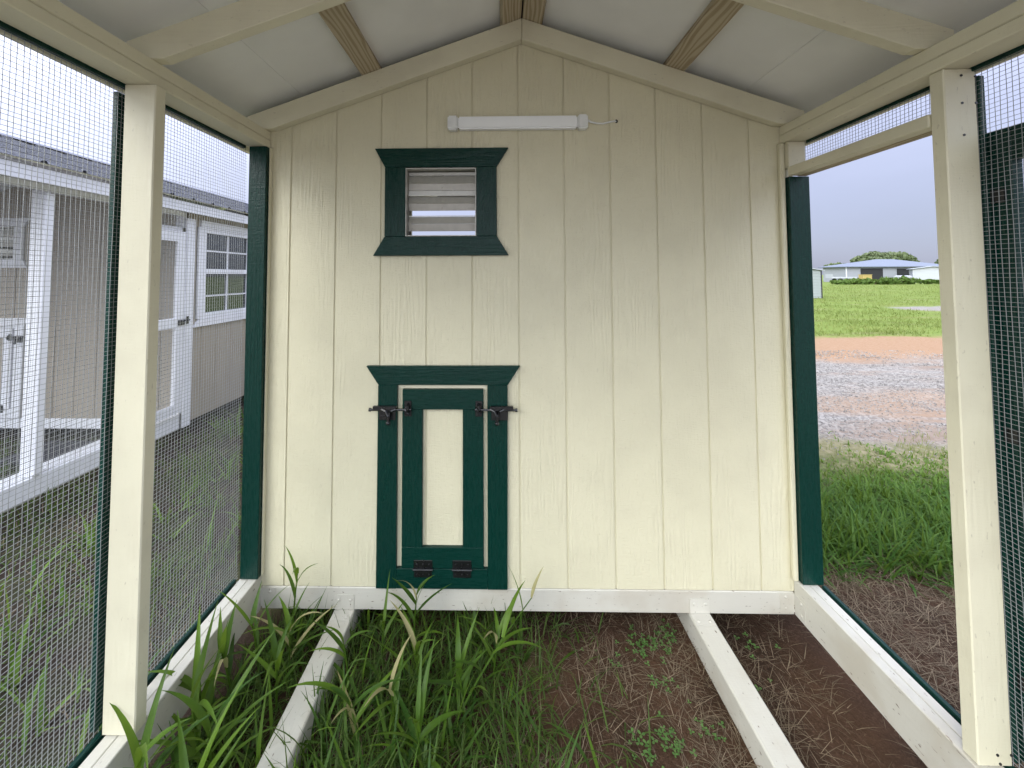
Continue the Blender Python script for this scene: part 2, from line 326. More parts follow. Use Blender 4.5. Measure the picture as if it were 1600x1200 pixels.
# ------------------------------------------------------------------ the coops (one builder: same model, two paint schemes)
BI, BO = 1.131, 1.215            # inner and outer face of the side frames
ZB, ZS = .085, .232              # sill bottom / top
ZP0, ZPM, ZP1 = 2.084, 2.120, 2.160
SL = .353; APEX = 2.644; RH = .095
def roof_top(x): return APEX - SL * abs(x)
YEND = -1.83; YB = 2.5
def coop(loc, label, paint, own):
    ro = empty('chicken_coop', loc, label, 'chicken coop')
    W, F, T = paint['siding'], paint['frame'], paint['trim']          # siding, frame lumber, trim boards
    # --- skids, sills
    for x in (-.77, .735): box('skid', x - .0445, x + .0445, YEND, YB, -.02, ZB - .001, 'sill' if own else F, ro, 'y', .004)
    for s in (-1, 1):
        box('sill_board', s * BI, s * (BI + .0372), YEND, -.001, ZB, ZS, 'sill' if own else F, ro, 'y', .0025)
        box('sill_board', s * (BI + .039), s * (BI + .076), YEND, -.001, ZB, ZS - .0015, 'sill' if own else F, ro, 'y', .0025)
        box('sill_batten', s * (BO + .001), s * (BO + .017), YEND, -.04, ZB + .02, ZS + .003, T, ro, 'y', .002)
        # double top plate
        box('top_plate', s * BI, s * BO, YEND, -.001, ZP0, ZPM - .001, F, ro, 'y', .003)
        box('top_plate', s * (BI + .001), s * BO, YEND, -.001, ZPM + .0005, ZP1, F, ro, 'y', .003)
        box('plate_batten', s * (BO + .001), s * (BO + .017), YEND, -.04, ZP0 - .010, ZP1 - .03, T, ro, 'y', .002)
        # stud against the gable wall and its painted face
        top = ZP0 - .001
        if s > 0: 
            box('corner_board', s * (BI + .011), s * (BO + .012), -.040, -.001, ZS + .001, 1.931, T, ro, 'z', .002)
            box('corner_stud', s * (BI + .011), s * (BO - .001), -.040, -.001, 1.9715, top, F, ro, 'z', .002)
        else: box('corner_board', s * (BI - .005), s * (BO - .012), -.040, -.001, ZS + .001, top, T, ro, 'z', .002)
        box('corner_bead', s * (BI - .012), s * (BI + .009 if s > 0 else BI - .007), -.022, -.001, ZS + .001, top, W, ro, 'z', .004)
    box('floor_joist', -BI + .001, BI - .001, -.003, .036, ZB, .1775, 'sill' if own else F, ro, 'x', .003)
    box('floor', -BO + .01, BO - .01, .04, YB, .13, .17, 'pine', ro, 'y', 0)
    # --- gable wall of siding boards
    g0 = -1.0345; XW = BI + .03; VX0, VX1, VZ0, VZ1 = [q for q in (-.517, -.203, 1.683, 1.988)]
    dx = paint['dx']; VX0 += dx; VX1 += dx
    top = lambda x: roof_top(x) - RH + .07
    wall = prism('gable_wall', [(-XW, .18), (XW, .18), (XW, VZ0), (-XW, VZ0)], 0.0045, .022, W, ro)
    prism('wall_backing', [(-XW, VZ0), (VX0, VZ0), (VX0, VZ1), (-XW, VZ1)], 0.0045, .022, W, wall).matrix_parent_inverse = wall.matrix_basis.inverted()
    prism('wall_backing', [(VX1, VZ0), (XW, VZ0), (XW, VZ1), (VX1, VZ1)], 0.0045, .022, W, wall).matrix_parent_inverse = wall.matrix_basis.inverted()
    prism('wall_backing', [(-XW, VZ1), (XW, VZ1), (XW, top(XW)), (0, top(0)), (-XW, top(XW))], 0.0045, .022, W, wall).matrix_parent_inverse = wall.matrix_basis.inverted()
    edges = [-XW] + [g0 + .2032 * i for i in range(11)] + [XW]
    for a, b in zip(edges, edges[1:]):
        a += .0031 if a > -XW else 0; b -= .0031 if b < XW else 0
        up = [(b, top(b))] + ([(0, top(0))] if a < 0 < b else []) + [(a, top(a))]
        lo, hi = max(a, VX0), min(b, VX1)
        polys = []
        if hi <= lo: polys.append([(a, .1785), (b, .1785)] + up)
        elif lo == a and hi == b:
            polys += [[(a, .1785), (b, .1785), (b, VZ0), (a, VZ0)], [(a, VZ1), (b, VZ1)] + up]
        elif hi == b: polys.append([(a, .1785), (b, .1785), (b, VZ0), (lo, VZ0), (lo, VZ1), (b, VZ1)] + up)
        else: polys.append([(a, .1785), (b, .1785)] + up[:-1] + [(a, top(a)), (a, VZ1), (hi, VZ1), (hi, VZ0), (a, VZ0)])
        for pl in polys:
            o = prism('siding_board', pl, 0, .0044, W, wall, None, .0014 if len(pl) < 6 else 0); o.matrix_parent_inverse = wall.matrix_basis.inverted()
    # --- vent
    tk = -.019
    vent = empty_part('vent', ro)
    k = -.0095 + dx
    for nm, pl, rt in (('trim_board', [(-.644 + k, 2.075), (-.0515 + k, 2.075), (-.1035 + k, 1.9905), (-.598 + k, 1.9905)], True),
                       ('trim_board', [(-.648 + k, 1.5985), (-.052 + k, 1.5985), (-.1035 + k, 1.683), (-.598 + k, 1.683)], True),
                       ('trim_board', [(-.598 + k, 1.6835), (-.507 + k, 1.6835), (-.507 + k, 1.99), (-.598 + k, 1.99)], False),
                       ('trim_board', [(-.193 + k, 1.6835), (-.1035 + k, 1.6835), (-.1035 + k, 1.99), (-.193 + k, 1.99)], False)):
        prism(nm, pl, tk, -.0005, T, vent, rt, .0015)
    a, b = VX0 + .001, VX1 - .001
    for q in ((a, a + .004, VZ0, VZ1), (b - .004, b, VZ0, VZ1)): box('vent_frame', q[0], q[1], -.016, .06, q[2] + .001, q[3] - .001, 'alu', vent, 'z', 0)
    box('vent_frame', a + .0045, b - .0045, -.016, .06, VZ1 - .006, VZ1 - .001, 'alu', vent, 'x', 0); box('vent_frame', a + .0045, b - .0045, -.016, .06, VZ0 + .001, VZ0 + .005, 'alu', vent, 'x', 0)
    z = VZ1 - .012; i = 0
    for h_, mt, tilt in ((.014, 'alu', 0), (.036, 'alu', 16), (.028, 'alu', -14), (.026, 'louver_daylight', 30), (.033, 'alu', 16), (.030, 'alu', -14), (.026, 'louver_daylight', 30), (.032, 'alu', 16), (.031, 'alu', -14), (.024, 'louver_daylight', 30)):
        if mt == 'louver_daylight' and z < VZ1 - .13:
            z -= h_ - .004; h_ = .004; tilt = 0
        zc = z - h_ / 2; ang = R(tilt); d = Vector((0, math.sin(ang), math.cos(ang)))
        c = Vector(((a + b) / 2, .022, zc)); hl = h_ / 2 / max(.5, math.cos(ang)) * 1.02
        s_ = beam('louver_slat', c - d * hl, c + d * hl, (1, 0, 0), b - a - .012, .0012, mt, vent, 0)
        if mt == 'alu' and h_ > .02:
            for xx in (-.46, .0, .46):
                bm = bmesh.new(); bmesh.ops.create_icosphere(bm, subdivisions=1, radius=.0028)
                rv = new('rivet', bm, 'alu', vent); rv.location = s_.matrix_basis @ Vector((xx * (b - a - .02), -.0012, -.004))
        z -= h_ + .0012
    # --- pop door: frame boards, leaf boards, latches, hinges
    pd = empty_part('pop_door', ro)
    for nm, pl, rt in (('trim_board', [(-.673 + k, 1.1195), (-.006 + k, 1.1195), (-.059 + k, 1.0385), (-.619 + k, 1.0385)], True),
                       ('trim_board', [(-.623 + k, .185), (-.536 + k, .185), (-.536 + k, 1.038), (-.620 + k, 1.038)], False),
                       ('trim_board', [(-.147 + k, .185), (-.064 + k, .185), (-.0595 + k, 1.038), (-.147 + k, 1.038)], False),
                       ('trim_board', [(-.5355 + k, .186), (-.1475 + k, .186), (-.1475 + k, .2685), (-.5355 + k, .2685)], True),
                       ('leaf_rail', [(-.514 + k, .934), (-.164 + k, .934), (-.164 + k, 1.0195), (-.514 + k, 1.0195)], True),
                       ('leaf_rail', [(-.514 + k, .271), (-.164 + k, .271), (-.164 + k, .3565), (-.514 + k, .3565)], True),
                       ('leaf_stile', [(-.514 + k, .357), (-.426 + k, .357), (-.426 + k, .9335), (-.514 + k, .9335)], False),
                       ('leaf_stile', [(-.253 + k, .357), (-.164 + k, .357), (-.164 + k, .9335), (-.253 + k, .9335)], False)):
        prism(nm, pl, tk, -.0005, T, pd, rt, .0015)
    prism('leaf_lip', [(-.5355 + k, 1.022), (-.1475 + k, 1.022), (-.1475 + k, 1.0375), (-.5355 + k, 1.0375)], -.004, -.0006, 'cream' if own else F, pd, True)
    for s in (-1, 1):
        cx = -.3365 + k
        L = empty_part('bolt_latch', pd) if False else None
        bm = bmesh.new()
        def bxx(x0, x1, y0, y1, z0, z1):
            m_ = bmesh.ops.create_cube(bm, size=1, matrix=Matrix.Translation(((x0 + x1) / 2, (y0 + y1) / 2, (z0 + z1) / 2)) @ Matrix.Diagonal((abs(x1 - x0), abs(y1 - y0), abs(z1 - z0), 1)))
            bmesh.ops.bevel(bm, geom=list({e for v in m_['verts'] for e in v.link_edges}), offset=.0015, segments=1, affect='EDGES')
        X = lambda q: cx + s * q
        bxx(X(.206), X(.278), tk - .003, tk - .0002, .890, .948)                  # back plate
        bxx(X(.200), X(.300), tk - .020, tk - .004, .938, .953)                   # rolled top of the guide
        tube_bm(bm, [(X(.312), tk - .012, .937), (X(.245), tk - .013, .937), (X(.200), tk - .013, .937), (X(.136), tk - .012, .938)], .0052, 8)
        tube_bm(bm, [(X(.318), tk - .012, .937), (X(.309), tk - .012, .937)], .008, 8)
        tube_bm(bm, [(X(.262), tk - .016, .941), (X(.243), tk - .022, .934), (X(.233), tk - .026, .915), (X(.231), tk - .026, .893)], .007, 8)
        tube_bm(bm, [(X(.202), tk - .016, .941), (X(.220), tk - .022, .934), (X(.229), tk - .026, .915), (X(.231), tk - .026, .893)], .0065, 8)
        bmesh.ops.create_uvsphere(bm, u_segments=10, v_segments=6, radius=.010, matrix=Matrix.Translation((X(.231), tk - .026, .886)))
        bxx(X(.138), X(.168), tk - .004, tk - .0002, .906, .972)                  # keeper
        tube_bm(bm, [(X(.153), tk - .003, .955), (X(.153), tk - .018, .950), (X(.153), tk - .022, .938), (X(.153), tk - .018, .924), (X(.153), tk - .003, .920)], .010, 8)
        new('bolt_latch', bm, 'black', pd)
        bm = bmesh.new(); hx = cx + (-.085 if s < 0 else .0805)
        bxx(hx - .040, hx + .040, tk - .0035, tk - .0002, .273, .306); bxx(hx - .038, hx + .038, tk - .0035, tk - .0002, .235, .267)
        tube_bm(bm, [(hx - .042, tk - .006, .270), (hx + .042, tk - .006, .270)], .0055, 8)
        for q in (-.026, 0, .026):
            for zz in (.290, .249): bmesh.ops.create_icosphere(bm, subdivisions=1, radius=.0038, matrix=Matrix.Translation((hx + q, tk - .0035, zz)))
        new('hinge', bm, 'black', pd)
    # --- rafters, purlins, ceiling, roof
    for yc in (-.0225, -.583, -1.16, -1.805):
        w = .041 if yc > -.1 else .038
        for s in (-1, 1):
            prism('rafter', [(0.0006 * s, APEX), (s * BO, roof_top(BO)), (s * BO, ZP1 + .0005), (s * (APEX - RH - ZP1) / SL, ZP1 + .0005), (0.0006 * s, APEX - RH)], yc - w / 2, yc + w / 2 - .001, W if (yc > -.1 and 0) else F, ro, True, .002)
    sl = math.hypot(1, SL)
    def on_roof(x, off): return Vector((x - math.copysign(SL / sl * off, x) * -1 * 1, 0, roof_top(x) + off / sl)) if False else Vector((x + math.copysign(SL / sl, x) * off, 0, roof_top(x) + off / sl))
    for s in (-1, 1):
        for xc, nm in ((.0435, 'ridge_purlin'), (.665, 'purlin')):
            c = on_roof(s * xc, .0195); side = Vector((s, 0, -SL)).normalized()
            beam(nm, (c.x, YEND - .12, c.z), (c.x, YB + .12, c.z), side, .088, .037, 'pine', ro, .002)
        for xa, xb in ((.004, .985), (.9856, 1.30)):
            a_, b_ = on_roof(s * xa, .044), on_roof(s * xb, .044); c = (a_ + b_) / 2
            beam('ceiling_panel', (c.x, YEND - .14, c.z), (c.x, YB + .14, c.z), (b_ - a_).normalized(), (b_ - a_).length, .010, 'ceiling', ro, .0015)
        # ribbed metal roofing
        bm = bmesh.new(); a_, b_ = on_roof(s * .002, .052), on_roof(s * 1.335, .052); prof = []; y = YEND - .16; 
        while y < YB + .16:
            prof += [(y, 0), (y + .19, 0), (y + .205, .019), (y + .225, .019)]; y += .24
        dn = Vector((s * SL, 0, 1)).normalized()
        rows = []
        for q in (a_, b_): rows.append([bm.verts.new((q.x + dn.x * h, yy, q.z + dn.z * h)) for yy, h in prof])
        for i in range(len(prof) - 1): bm.faces.new((rows[0][i], rows[0][i + 1], rows[1][i + 1], rows[1][i]))
        bmesh.ops.solidify(bm, geom=bm.faces[:], thickness=.0012)
        new('roof_sheet', bm, 'roofmetal', ro)
        box('fascia', s * 1.305, s * 1.324, YEND - .15, YB + .15, 2.105, 2.196, paint['fascia'], ro, 'y', .002)
    prism('ridge_cap', [(-.13, APEX + .052 - .13 * SL + .026), (0, APEX + .085), (.13, APEX + .052 - .13 * SL + .026), (.13, APEX + .050 - .13 * SL + .026), (0, APEX + .083), (-.13, APEX + .050 - .13 * SL + .026)], YEND - .17, YB + .17, 'roofmetal', ro)
    # --- side posts, door header, battens, wire
    posts = {-1: [-.583, -1.16, -1.81], 1: [-.616, -1.16, -1.81]}
    for s in (-1, 1):
        for yc in posts[s]:
            xi = BI - .011 if s < 0 else BI + .008
            o = box('post', s * xi, s * (BO + (.0 if s < 0 else .012)), yc - .019, yc + .019, ZS + .0005, ZP0 - .0005, F, ro, 'z', .003)
            box('post_batten', s * (BO + .014), s * (BO + .030), yc - .024, yc + .024, ZS + .0135, ZP0 - .0235, T, ro, 'z', .002)
            if own and s > 0 and yc == posts[1][0]:
                for xx, zz in ((1.198, 2.063), (1.236, 2.060), (1.197, 1.985), (1.235, 1.985), (1.198, 1.895), (1.199, .262), (1.234, .262), (1.205, .24)):
                    bm = bmesh.new(); bmesh.ops.create_cone(bm, cap_ends=True, segments=8, radius1=.0035, radius2=.0035, depth=.002, matrix=Matrix.Translation((xx - .011, yc - .0195, zz)) @ Matrix.Rotation(R(90), 4, 'X'))
                    nl = new('nail', bm, 'black', o); nl.matrix_parent_inverse = o.matrix_basis.inverted()
    mx = BO + .0135
    sd = 3 if own else 9; sg = .06 if own else .3; wb = .0012 if own else .0006
    wire_mesh(-mx, YEND + .01, -.012, ZS - .03, ZP1 - .02, ro, 'x', .0127, sg, wb, 0.00048, sd)
    yd = posts[1][0]
    wire_mesh(mx, YEND + .01, yd + .03, ZS - .03, ZP1 - .02, ro, 'x', .0127, sg, wb, 0.00048, sd + 1)
    wire_mesh(mx, yd + .02, -.012, 1.955, ZP1 - .02, ro, 'x', .0127, sg, wb, 0.00048, sd + 2)
    box('door_header', BI + .003, BO - .002, yd + .0195, -.0405, 1.932, 1.9705, F, ro, 'y', .003)
    box('door_header', BI + .044, BO - .004, yd + .021, -.042, 1.9305, 1.9318, 'pine', ro, 'y', 0)
    # end frame behind the viewer
    for x in (-.48, .48): box('end_post', x - .019, x + .019, YEND, YEND + .088, ZS + .001, 2.155, F, ro, 'z', .003)
    box('end_header', -BI + .001, BI - .001, YEND + .001, YEND + .037, 2.158, 2.245, F, ro, 'x', .003)
    for s in (-1, 1): box('end_sill', s * .5, s * (BI - .001), YEND + .002, YEND + .038, ZB, ZS - .002, F, ro, 'x', .003)
    # --- coop body behind the gable wall
    for s in (-1, 1):
        sw = box('side_wall', s * (BO - .035), s * (BO - .012), .03, YB, .12, ZP1 - .02, W, ro, 'z', 0); inv = sw.matrix_basis.inverted()
        y = .031
        while y < YB - .02:
            y2 = min(y + .1982, YB); wx0, wx1 = (.20, .95) if (s > 0 and paint['window']) else (9, 9)
            segs = [(.12, ZP1 - .02)] if (y2 < wx0 or y > wx1) else [(.12, 1.09), (2.0, ZP1 - .02)]
            for z0, z1 in segs:
                o = box('siding_board', s * (BO - .0115), s * (BO - .003), y, y2, z0, z1, W, sw, 'z', .0022); o.matrix_parent_inverse = inv
            y += .2032
    e_ = BO - .04; wa, wb_, wc, wd = (-1.06, -.26, 1.80, 2.22)
    for pl in ([(-e_, .13), (e_, .13), (e_, wc), (-e_, wc)], [(-e_, wc), (wa, wc), (wa, wd), (-e_, wd)], [(wb_, wc), (e_, wc), (e_, wd), (wb_, wd)], [(-e_, wd), (e_, wd), (e_, roof_top(BO)), (0, APEX), (-e_, roof_top(BO))]):
        prism('back_wall', pl, YB - .03, YB - .005, W, ro)
    bwin = empty_part('back_window', ro)
    for a_, b_, c_, d_ in ((wa - .05, wa, wc - .05, wd + .05), (wb_, wb_ + .05, wc - .05, wd + .05)): box('casing', a_, b_, YB - .004, YB + .015, c_, d_, T, bwin, 'z', .002)
    for c_, d_ in ((wc - .05, wc), (wd, wd + .05)): box('casing', wa + .001, wb_ - .001, YB - .004, YB + .015, c_, d_, T, bwin, 'x', .002)
    if paint['window']:
        wi = empty_part('window', ro); X0, X1 = BO - .003, BO + .018
        y0, y1, z0, z1 = .20, .95, 1.09, 2.0
        box('pane', BO - .014, BO - .010, y0 + .02, y1 - .02, z0 + .02, z1 - .02, 'glass', wi, 'z', 0)
        for a_, b_, c_, d_ in ((y0, y0 + .05, z0, z1), (y1 - .05, y1, z0, z1)): box('window_frame', X0 - .02, X1 - .004, a_, b_, c_, d_, T, wi, 'z', .002)
        for c_, d_ in ((z0, z0 + .05), (z1 - .05, z1), (1.535, 1.585)): box('window_frame', X0 - .02, X1 - .005, y0 + .051, y1 - .051, c_, d_, T, wi, 'y', .002)
        for yy in (y0 + (y1 - y0) / 2,): box('muntin', X0 - .012, X0 + .004, yy - .008, yy + .008, z0 + .051, z1 - .051, T, wi, 'z', 0)
        for zz in (1.31, 1.77): box('muntin', X0 - .012, X0 + .003, y0 + .051, y1 - .051, zz - .008, zz + .008, T, wi, 'y', 0)
        # casing with flared ends
        for za, zb, f0, f1 in ((z0 - .075, z0 - .001, .10, .03), (z1 + .001, z1 + .07, .03, .03)):
            bm = bmesh.new(); pl = [(y0 - f0, za), (y1 + f0, za), (y1 + f1, zb), (y0 - f1, zb)]
            a_ = [bm.verts.new((X0, *q)) for q in pl]; b_ = [bm.verts.new((X1 + .002, *q)) for q in pl]; bm.faces.new(a_); bm.faces.new(b_[::-1])
            for i in range(4): bm.faces.new((a_[(i + 1) % 4], a_[i], b_[i], b_[(i + 1) % 4]))
            bmesh.ops.recalc_face_normals(bm, faces=bm.faces[:]); new('casing', bm, T, wi)
        for a_, b_ in ((y0 - .06, y0 - .001), (y1 + .001, y1 + .06)): box('casing', X0, X1, a_, b_, z0, z1, T, wi, 'z', .002)
        box('corner_trim', BO + .0125, BO + .031, -.02, .075, .10, ZP0 - .02, T, ro, 'z', .002)
        # closed run door
        dr = empty_part('run_door', ro); dx0, dx1 = BO + .019, BO + .040; ya, yb = yd + .035, -.045
        for a_, b_ in ((ya, ya + .09), (yb - .09, yb)): box('stile', dx0, dx1, a_, b_, .26, 1.925, T, dr, 'z', .002)
        for c_, d_ in ((.26, .345), (1.04, 1.13), (1.83, 1.925)): box('rail', dx0, dx1, ya + .0905, yb - .0905, c_, d_, T, dr, 'y', .002)
        wire_mesh(dx0 - .002, ya + .02, yb - .02, .28, 1.9, dr, 'x', .0127, .4, .0003, 0.00048, 33)
        bm = bmesh.new(); tube_bm(bm, [(dx1 + .012, yb - .07, 1.10), (dx1 + .012, yb + .05, 1.10)], .008, 8)
        bmesh.ops.create_cube(bm, size=1, matrix=Matrix.Translation((dx1 + .004, yb - .035, 1.085)) @ Matrix.Diagonal((.006, .07, .05, 1))); bmesh.ops.create_cube(bm, size=1, matrix=Matrix.Translation((dx1 + .004, yb + .035, 1.10)) @ Matrix.Diagonal((.006, .03, .07, 1)))
        new('bolt_latch', bm, 'black', dr)
    if own:
        # run door swung fully open against the outside of the wire
        dr = empty_part('run_door', ro); dx0, dx1 = BO + .034, BO + .064; y1 = yd + .022; y0 = y1 - .53
        for a_, b_ in ((y0, y0 + .089), (y1 - .089, y1)): box('stile', dx0, dx1, a_, b_, .25, 1.90, T, dr, 'z', .002)
        for c_, d_ in ((.25, .339), (1.02, 1.11), (1.812, 1.90)): box('rail', dx0, dx1, y0 + .0895, y1 - .0895, c_, d_, T, dr, 'y', .002)
        wire_mesh(dx1 + .002, y0 + .02, y1 - .02, .27, 1.88, dr, 'x', .0127, .1, .0016, .0006, 44)
        for zz in (.45, 1.085, 1.72):
            bm = bmesh.new(); bmesh.ops.create_cube(bm, size=1, matrix=Matrix.Translation((dx0 - .002, y1 - .035, zz)) @ Matrix.Diagonal((.004, .075, .036, 1)))
            tube_bm(bm, [(dx0 - .006, y1 + .006, zz - .02), (dx0 - .006, y1 + .006, zz + .02)], .006, 8); new('hinge', bm, 'black', dr)
        # painted angle brackets
        for x, s in ((-.77, 0), (.735, 0)):
            bm = bmesh.new()
            for m_ in (Matrix.Translation((x, -.0042, .118)) @ Matrix.Diagonal((.082, .0018, .060, 1)), Matrix.Translation((x, -.031, ZB + .0008)) @ Matrix.Diagonal((.082, .055, .0018, 1))): bmesh.ops.create_cube(bm, size=1, matrix=m_)
            for q in (-.024, .024):
                bmesh.ops.create_icosphere(bm, subdivisions=2, radius=.0065, matrix=Matrix.Translation((x + q, -.005, .125)) @ Matrix.Diagonal((1, .5, 1, 1)))
                bmesh.ops.create_icosphere(bm, subdivisions=2, radius=.0065, matrix=Matrix.Translation((x + q, -.04, ZB + .0018)) @ Matrix.Diagonal((1, 1, .5, 1)))
            new('bracket', bm, 'sill', ro)
        for s in (-1, 1):
            bm = bmesh.new()
            for m_ in (Matrix.Translation((s * (BI - .031), -.0042, .135)) @ Matrix.Diagonal((.060, .0018, .075, 1)), Matrix.Translation((s * (BI - .0012), -.034, .135)) @ Matrix.Diagonal((.0018, .058, .075, 1))): bmesh.ops.create_cube(bm, size=1, matrix=m_)
            for zz in (.112, .158):
                bmesh.ops.create_icosphere(bm, subdivisions=2, radius=.0065, matrix=Matrix.Translation((s * (BI - .038), -.005, zz)) @ Matrix.Diagonal((1, .5, 1, 1)))
                bmesh.ops.create_icosphere(bm, subdivisions=2, radius=.0065, matrix=Matrix.Translation((s * (BI - .0022), -.042, zz)) @ Matrix.Diagonal((.5, 1, 1, 1)))
            new('bracket', bm, 'sill', ro)
    return ro
def empty_part(name, parent):
    o = bpy.data.objects.new(name, None); col.objects.link(o); o.parent = parent; o.empty_display_size = .05; return o

coop((.011, 0, 0), 'cream chicken coop with dark green trim, wire run and open side door', dict(siding='siding', frame='cream', trim='green', fascia='cream', dx=0, window=False), True)
coop((-4.30, 1.95, 0), 'taupe chicken coop with white trim, window and dark metal roof', dict(siding='tan', frame='white', trim='white', fascia='white', dx=-.24, window=True), False)

# ------------------------------------------------------------------ lamp on the wall
lf = empty('light_fixture', (.0, -.0002, 2.182), 'white tube light screwed to the cream wall above the louvered vent', 'light')
def rounded(name, x0, x1, y0, y1, z0, z1, bev, mat):
    bm = bmesh.new(); bmesh.ops.create_cube(bm, size=1, matrix=Matrix.Translation(((x0 + x1) / 2, (y0 + y1) / 2, (z0 + z1) / 2)) @ Matrix.Diagonal((x1 - x0, y1 - y0, z1 - z0, 1)))
    bmesh.ops.bevel(bm, geom=bm.edges[:], offset=bev, segments=2, affect='EDGES'); return new(name, bm, mat, lf)
rounded('housing', -.268, .250, -.022, -.001, -.027, .027, .003, 'plastic')
rounded('diffuser', -.2715, .2535, -.036, -.0215, -.028, .028, .006, 'diffuser')
rounded('end_cap', -.317, -.2725, -.040, -.001, -.0315, .0315, .006, 'plastic'); rounded('end_cap', .2545, .298, -.040, -.001, -.0315, .0315, .006, 'plastic')
bm = bmesh.new(); tube_bm(bm, [(.296, -.014, .010), (.308, -.014, .009), (.313, -.013, .005), (.34, -.010, 0), (.37, -.008, -.001), (.395, -.008, .005), (.42, -.007, .010), (.432, .004, .012)], .004, 8, [.007, .006, .0045, .004, .004, .004, .004, .004]); new('cord', bm, 'plastic', lf)
bm = bmesh.new(); bmesh.ops.create_icosphere(bm, subdivisions=2, radius=.007, matrix=Matrix.Translation((.431, -.0005, .012)) @ Matrix.Diagonal((1, .2, 1.2, 1))); new('cord_hole', bm, 'dark', lf)

# dark slab added to stand for the shadow strip in the neighbouring run
bm = bmesh.new(); bmesh.ops.create_cube(bm, size=1, matrix=Matrix.Diagonal((.80, .40, .03, 1))); bmesh.ops.bevel(bm, geom=bm.edges[:], offset=.006, segments=1, affect='EDGES')
o = new('shadow_slab', bm, 'shadow_dark'); o.location = (-3.75, 1.60, .025); tag(o, 'dark slab for the shadow strip inside the taupe coop run', 'mat')

# ------------------------------------------------------------------ grasses
def blade(V, Fc, T, base, az, L, w, lean, curl, seg=4, tint=.5, fold=.0, twist=0):
    """a curved tapering blade as a strip of quads; fold gives it a keel"""
    d = Vector((math.cos(az), math.sin(az), 0)); sd = Vector((-d.y, d.x, 0)); p = Vector(base); b0 = len(V); a = lean
    st = L / seg; nv = 3 if fold else 2
    for i in range(seg + 1):
        t = i / seg; ww = w * (1 - t ** 1.8) * (.55 + .45 * min(1, t * 4)) * .5
        s2 = sd
        nrm = d * math.cos(a) * -1 + Vector((0, 0, 1)) * math.sin(a)
        if i == seg: ww = w * .02
        if fold:
            V.append(tuple(p - s2 * ww + nrm * ww * fold)); V.append(tuple(p)); V.append(tuple(p + s2 * ww + nrm * ww * fold))
        else: V.append(tuple(p - s2 * ww)); V.append(tuple(p + s2 * ww))
        p = p + (d * math.sin(a) + Vector((0, 0, 1)) * math.cos(a)) * st; a += curl / seg
        if twist: sd = Matrix.Rotation(twist / seg, 3, 'Z') @ sd
    for i in range(seg):
        q = b0 + i * nv
        for k in range(nv - 1): Fc.append((q + k, q + k + 1, q + nv + k + 1, q + nv + k)); T.append(tint)
def scatter(name, mat, spots, label, cat, seed, hmin, hmax, w, seg=3, lean=.5, curl=1.2, per=1, tint=lambda r, x, y: r.random()):
    rr = random.Random(seed); V, Fc, T = [], [], []
    for x, y, k in spots:
        for _ in range(per):
            x2, y2 = x + rr.gauss(0, .012), y + rr.gauss(0, .012)
            blade(V, Fc, T, (x2, y2, gz(x2, y2) - .006), rr.random() * 6.283, rr.uniform(hmin, hmax) * k, w * rr.uniform(.6, 1.3), rr.uniform(.95 if mat == 'straw' else 0, lean), rr.uniform(.1, curl), seg, tint(rr, x2, y2))
    return tag(raw(name, V, Fc, mat, None, T), label, cat, None, 'stuff')
def in_skid(x): return abs(x + .759) < .05 or abs(x - .746) < .05 or abs(abs(x - .011) - 1.18) < .06
def region(n_, x0, x1, y0, y1, dens, seed):
    rr = random.Random(seed); out = []
    while n_ > 0:
        x, y = rr.uniform(x0, x1), rr.uniform(y0, y1); n_ -= 1
        if rr.random() < dens(x, y): out.append((x, y, .65 + .5 * noise.noise((x * 3, y * 3, 5)) + .35))
    return out
def nd(x, y, s, o): return noise.noise((x * s, y * s, o)) * .5 + .5
def sm(v, a, b): t = max(0, min(1, (v - a) / (b - a))); return t * t * (3 - 2 * t)
# inside the run: thick on the left, thinning out right of the middle
dens_in = lambda x, y: 0 if in_skid(x) else (1 - .93 * sm(x, -.15, .25)) * (.35 + .65 * nd(x, y, 4, 1)) * (.55 if y > .05 else 1)
scatter('grass', 'blade', region(8000, -1.10, .40, -1.6, .30, dens_in, 11), 'tangled green grass growing inside the run of the cream coop', 'grass', 12, .05, .20, .0058, 5, 1.15, 1.9, 2)
dens_mid = lambda x, y: 0 if in_skid(x) else (1 - .97 * sm(x, -.20, .12)) * sm(nd(x, y, 5, 9), .32, .6) * (.4 if y > .0 else 1)
scatter('grass', 'weed', region(1500, -1.10, .25, -1.6, .12, dens_mid, 13), 'broad dark green grass leaves crowding the left half of the run', 'grass', 14, .09, .24, .012, 6, 1.2, 1.9, 2, lambda r, x, y: r.random() ** 2)
# straw in the run, right half, and outside by the open door
dens_st = lambda x, y: 0 if in_skid(x) else ((.25 + .75 * sm(x, -.35, .2)) * (.25 + .75 * sm(nd(x, y, 3, 7), .35, .6)) * (1 - .85 * math.exp(-((x - .97) / .09) ** 2)) * (1 - .7 * math.exp(-((x - .42) / .07) ** 2)))
scatter('straw', 'straw', region(26000, -.9, 1.13, -1.6, .4, dens_st, 21), 'dry brown straw matted over the soil inside the run', 'straw', 22, .03, .11, .0022, 3, 1.6, .5, 2)
dens_so = lambda x, y: sm(x, 1.2, 1.3) * (1 - sm(y, .25, .65)) * (.4 + .6 * nd(x, y, 3, 2))
scatter('straw', 'straw', region(24000, 1.2, 3.4, -1.3, .7, dens_so, 31), 'dry brown straw strewn outside the open coop door', 'straw', 32, .04, .14, .0026, 3, 1.6, .5, 2)
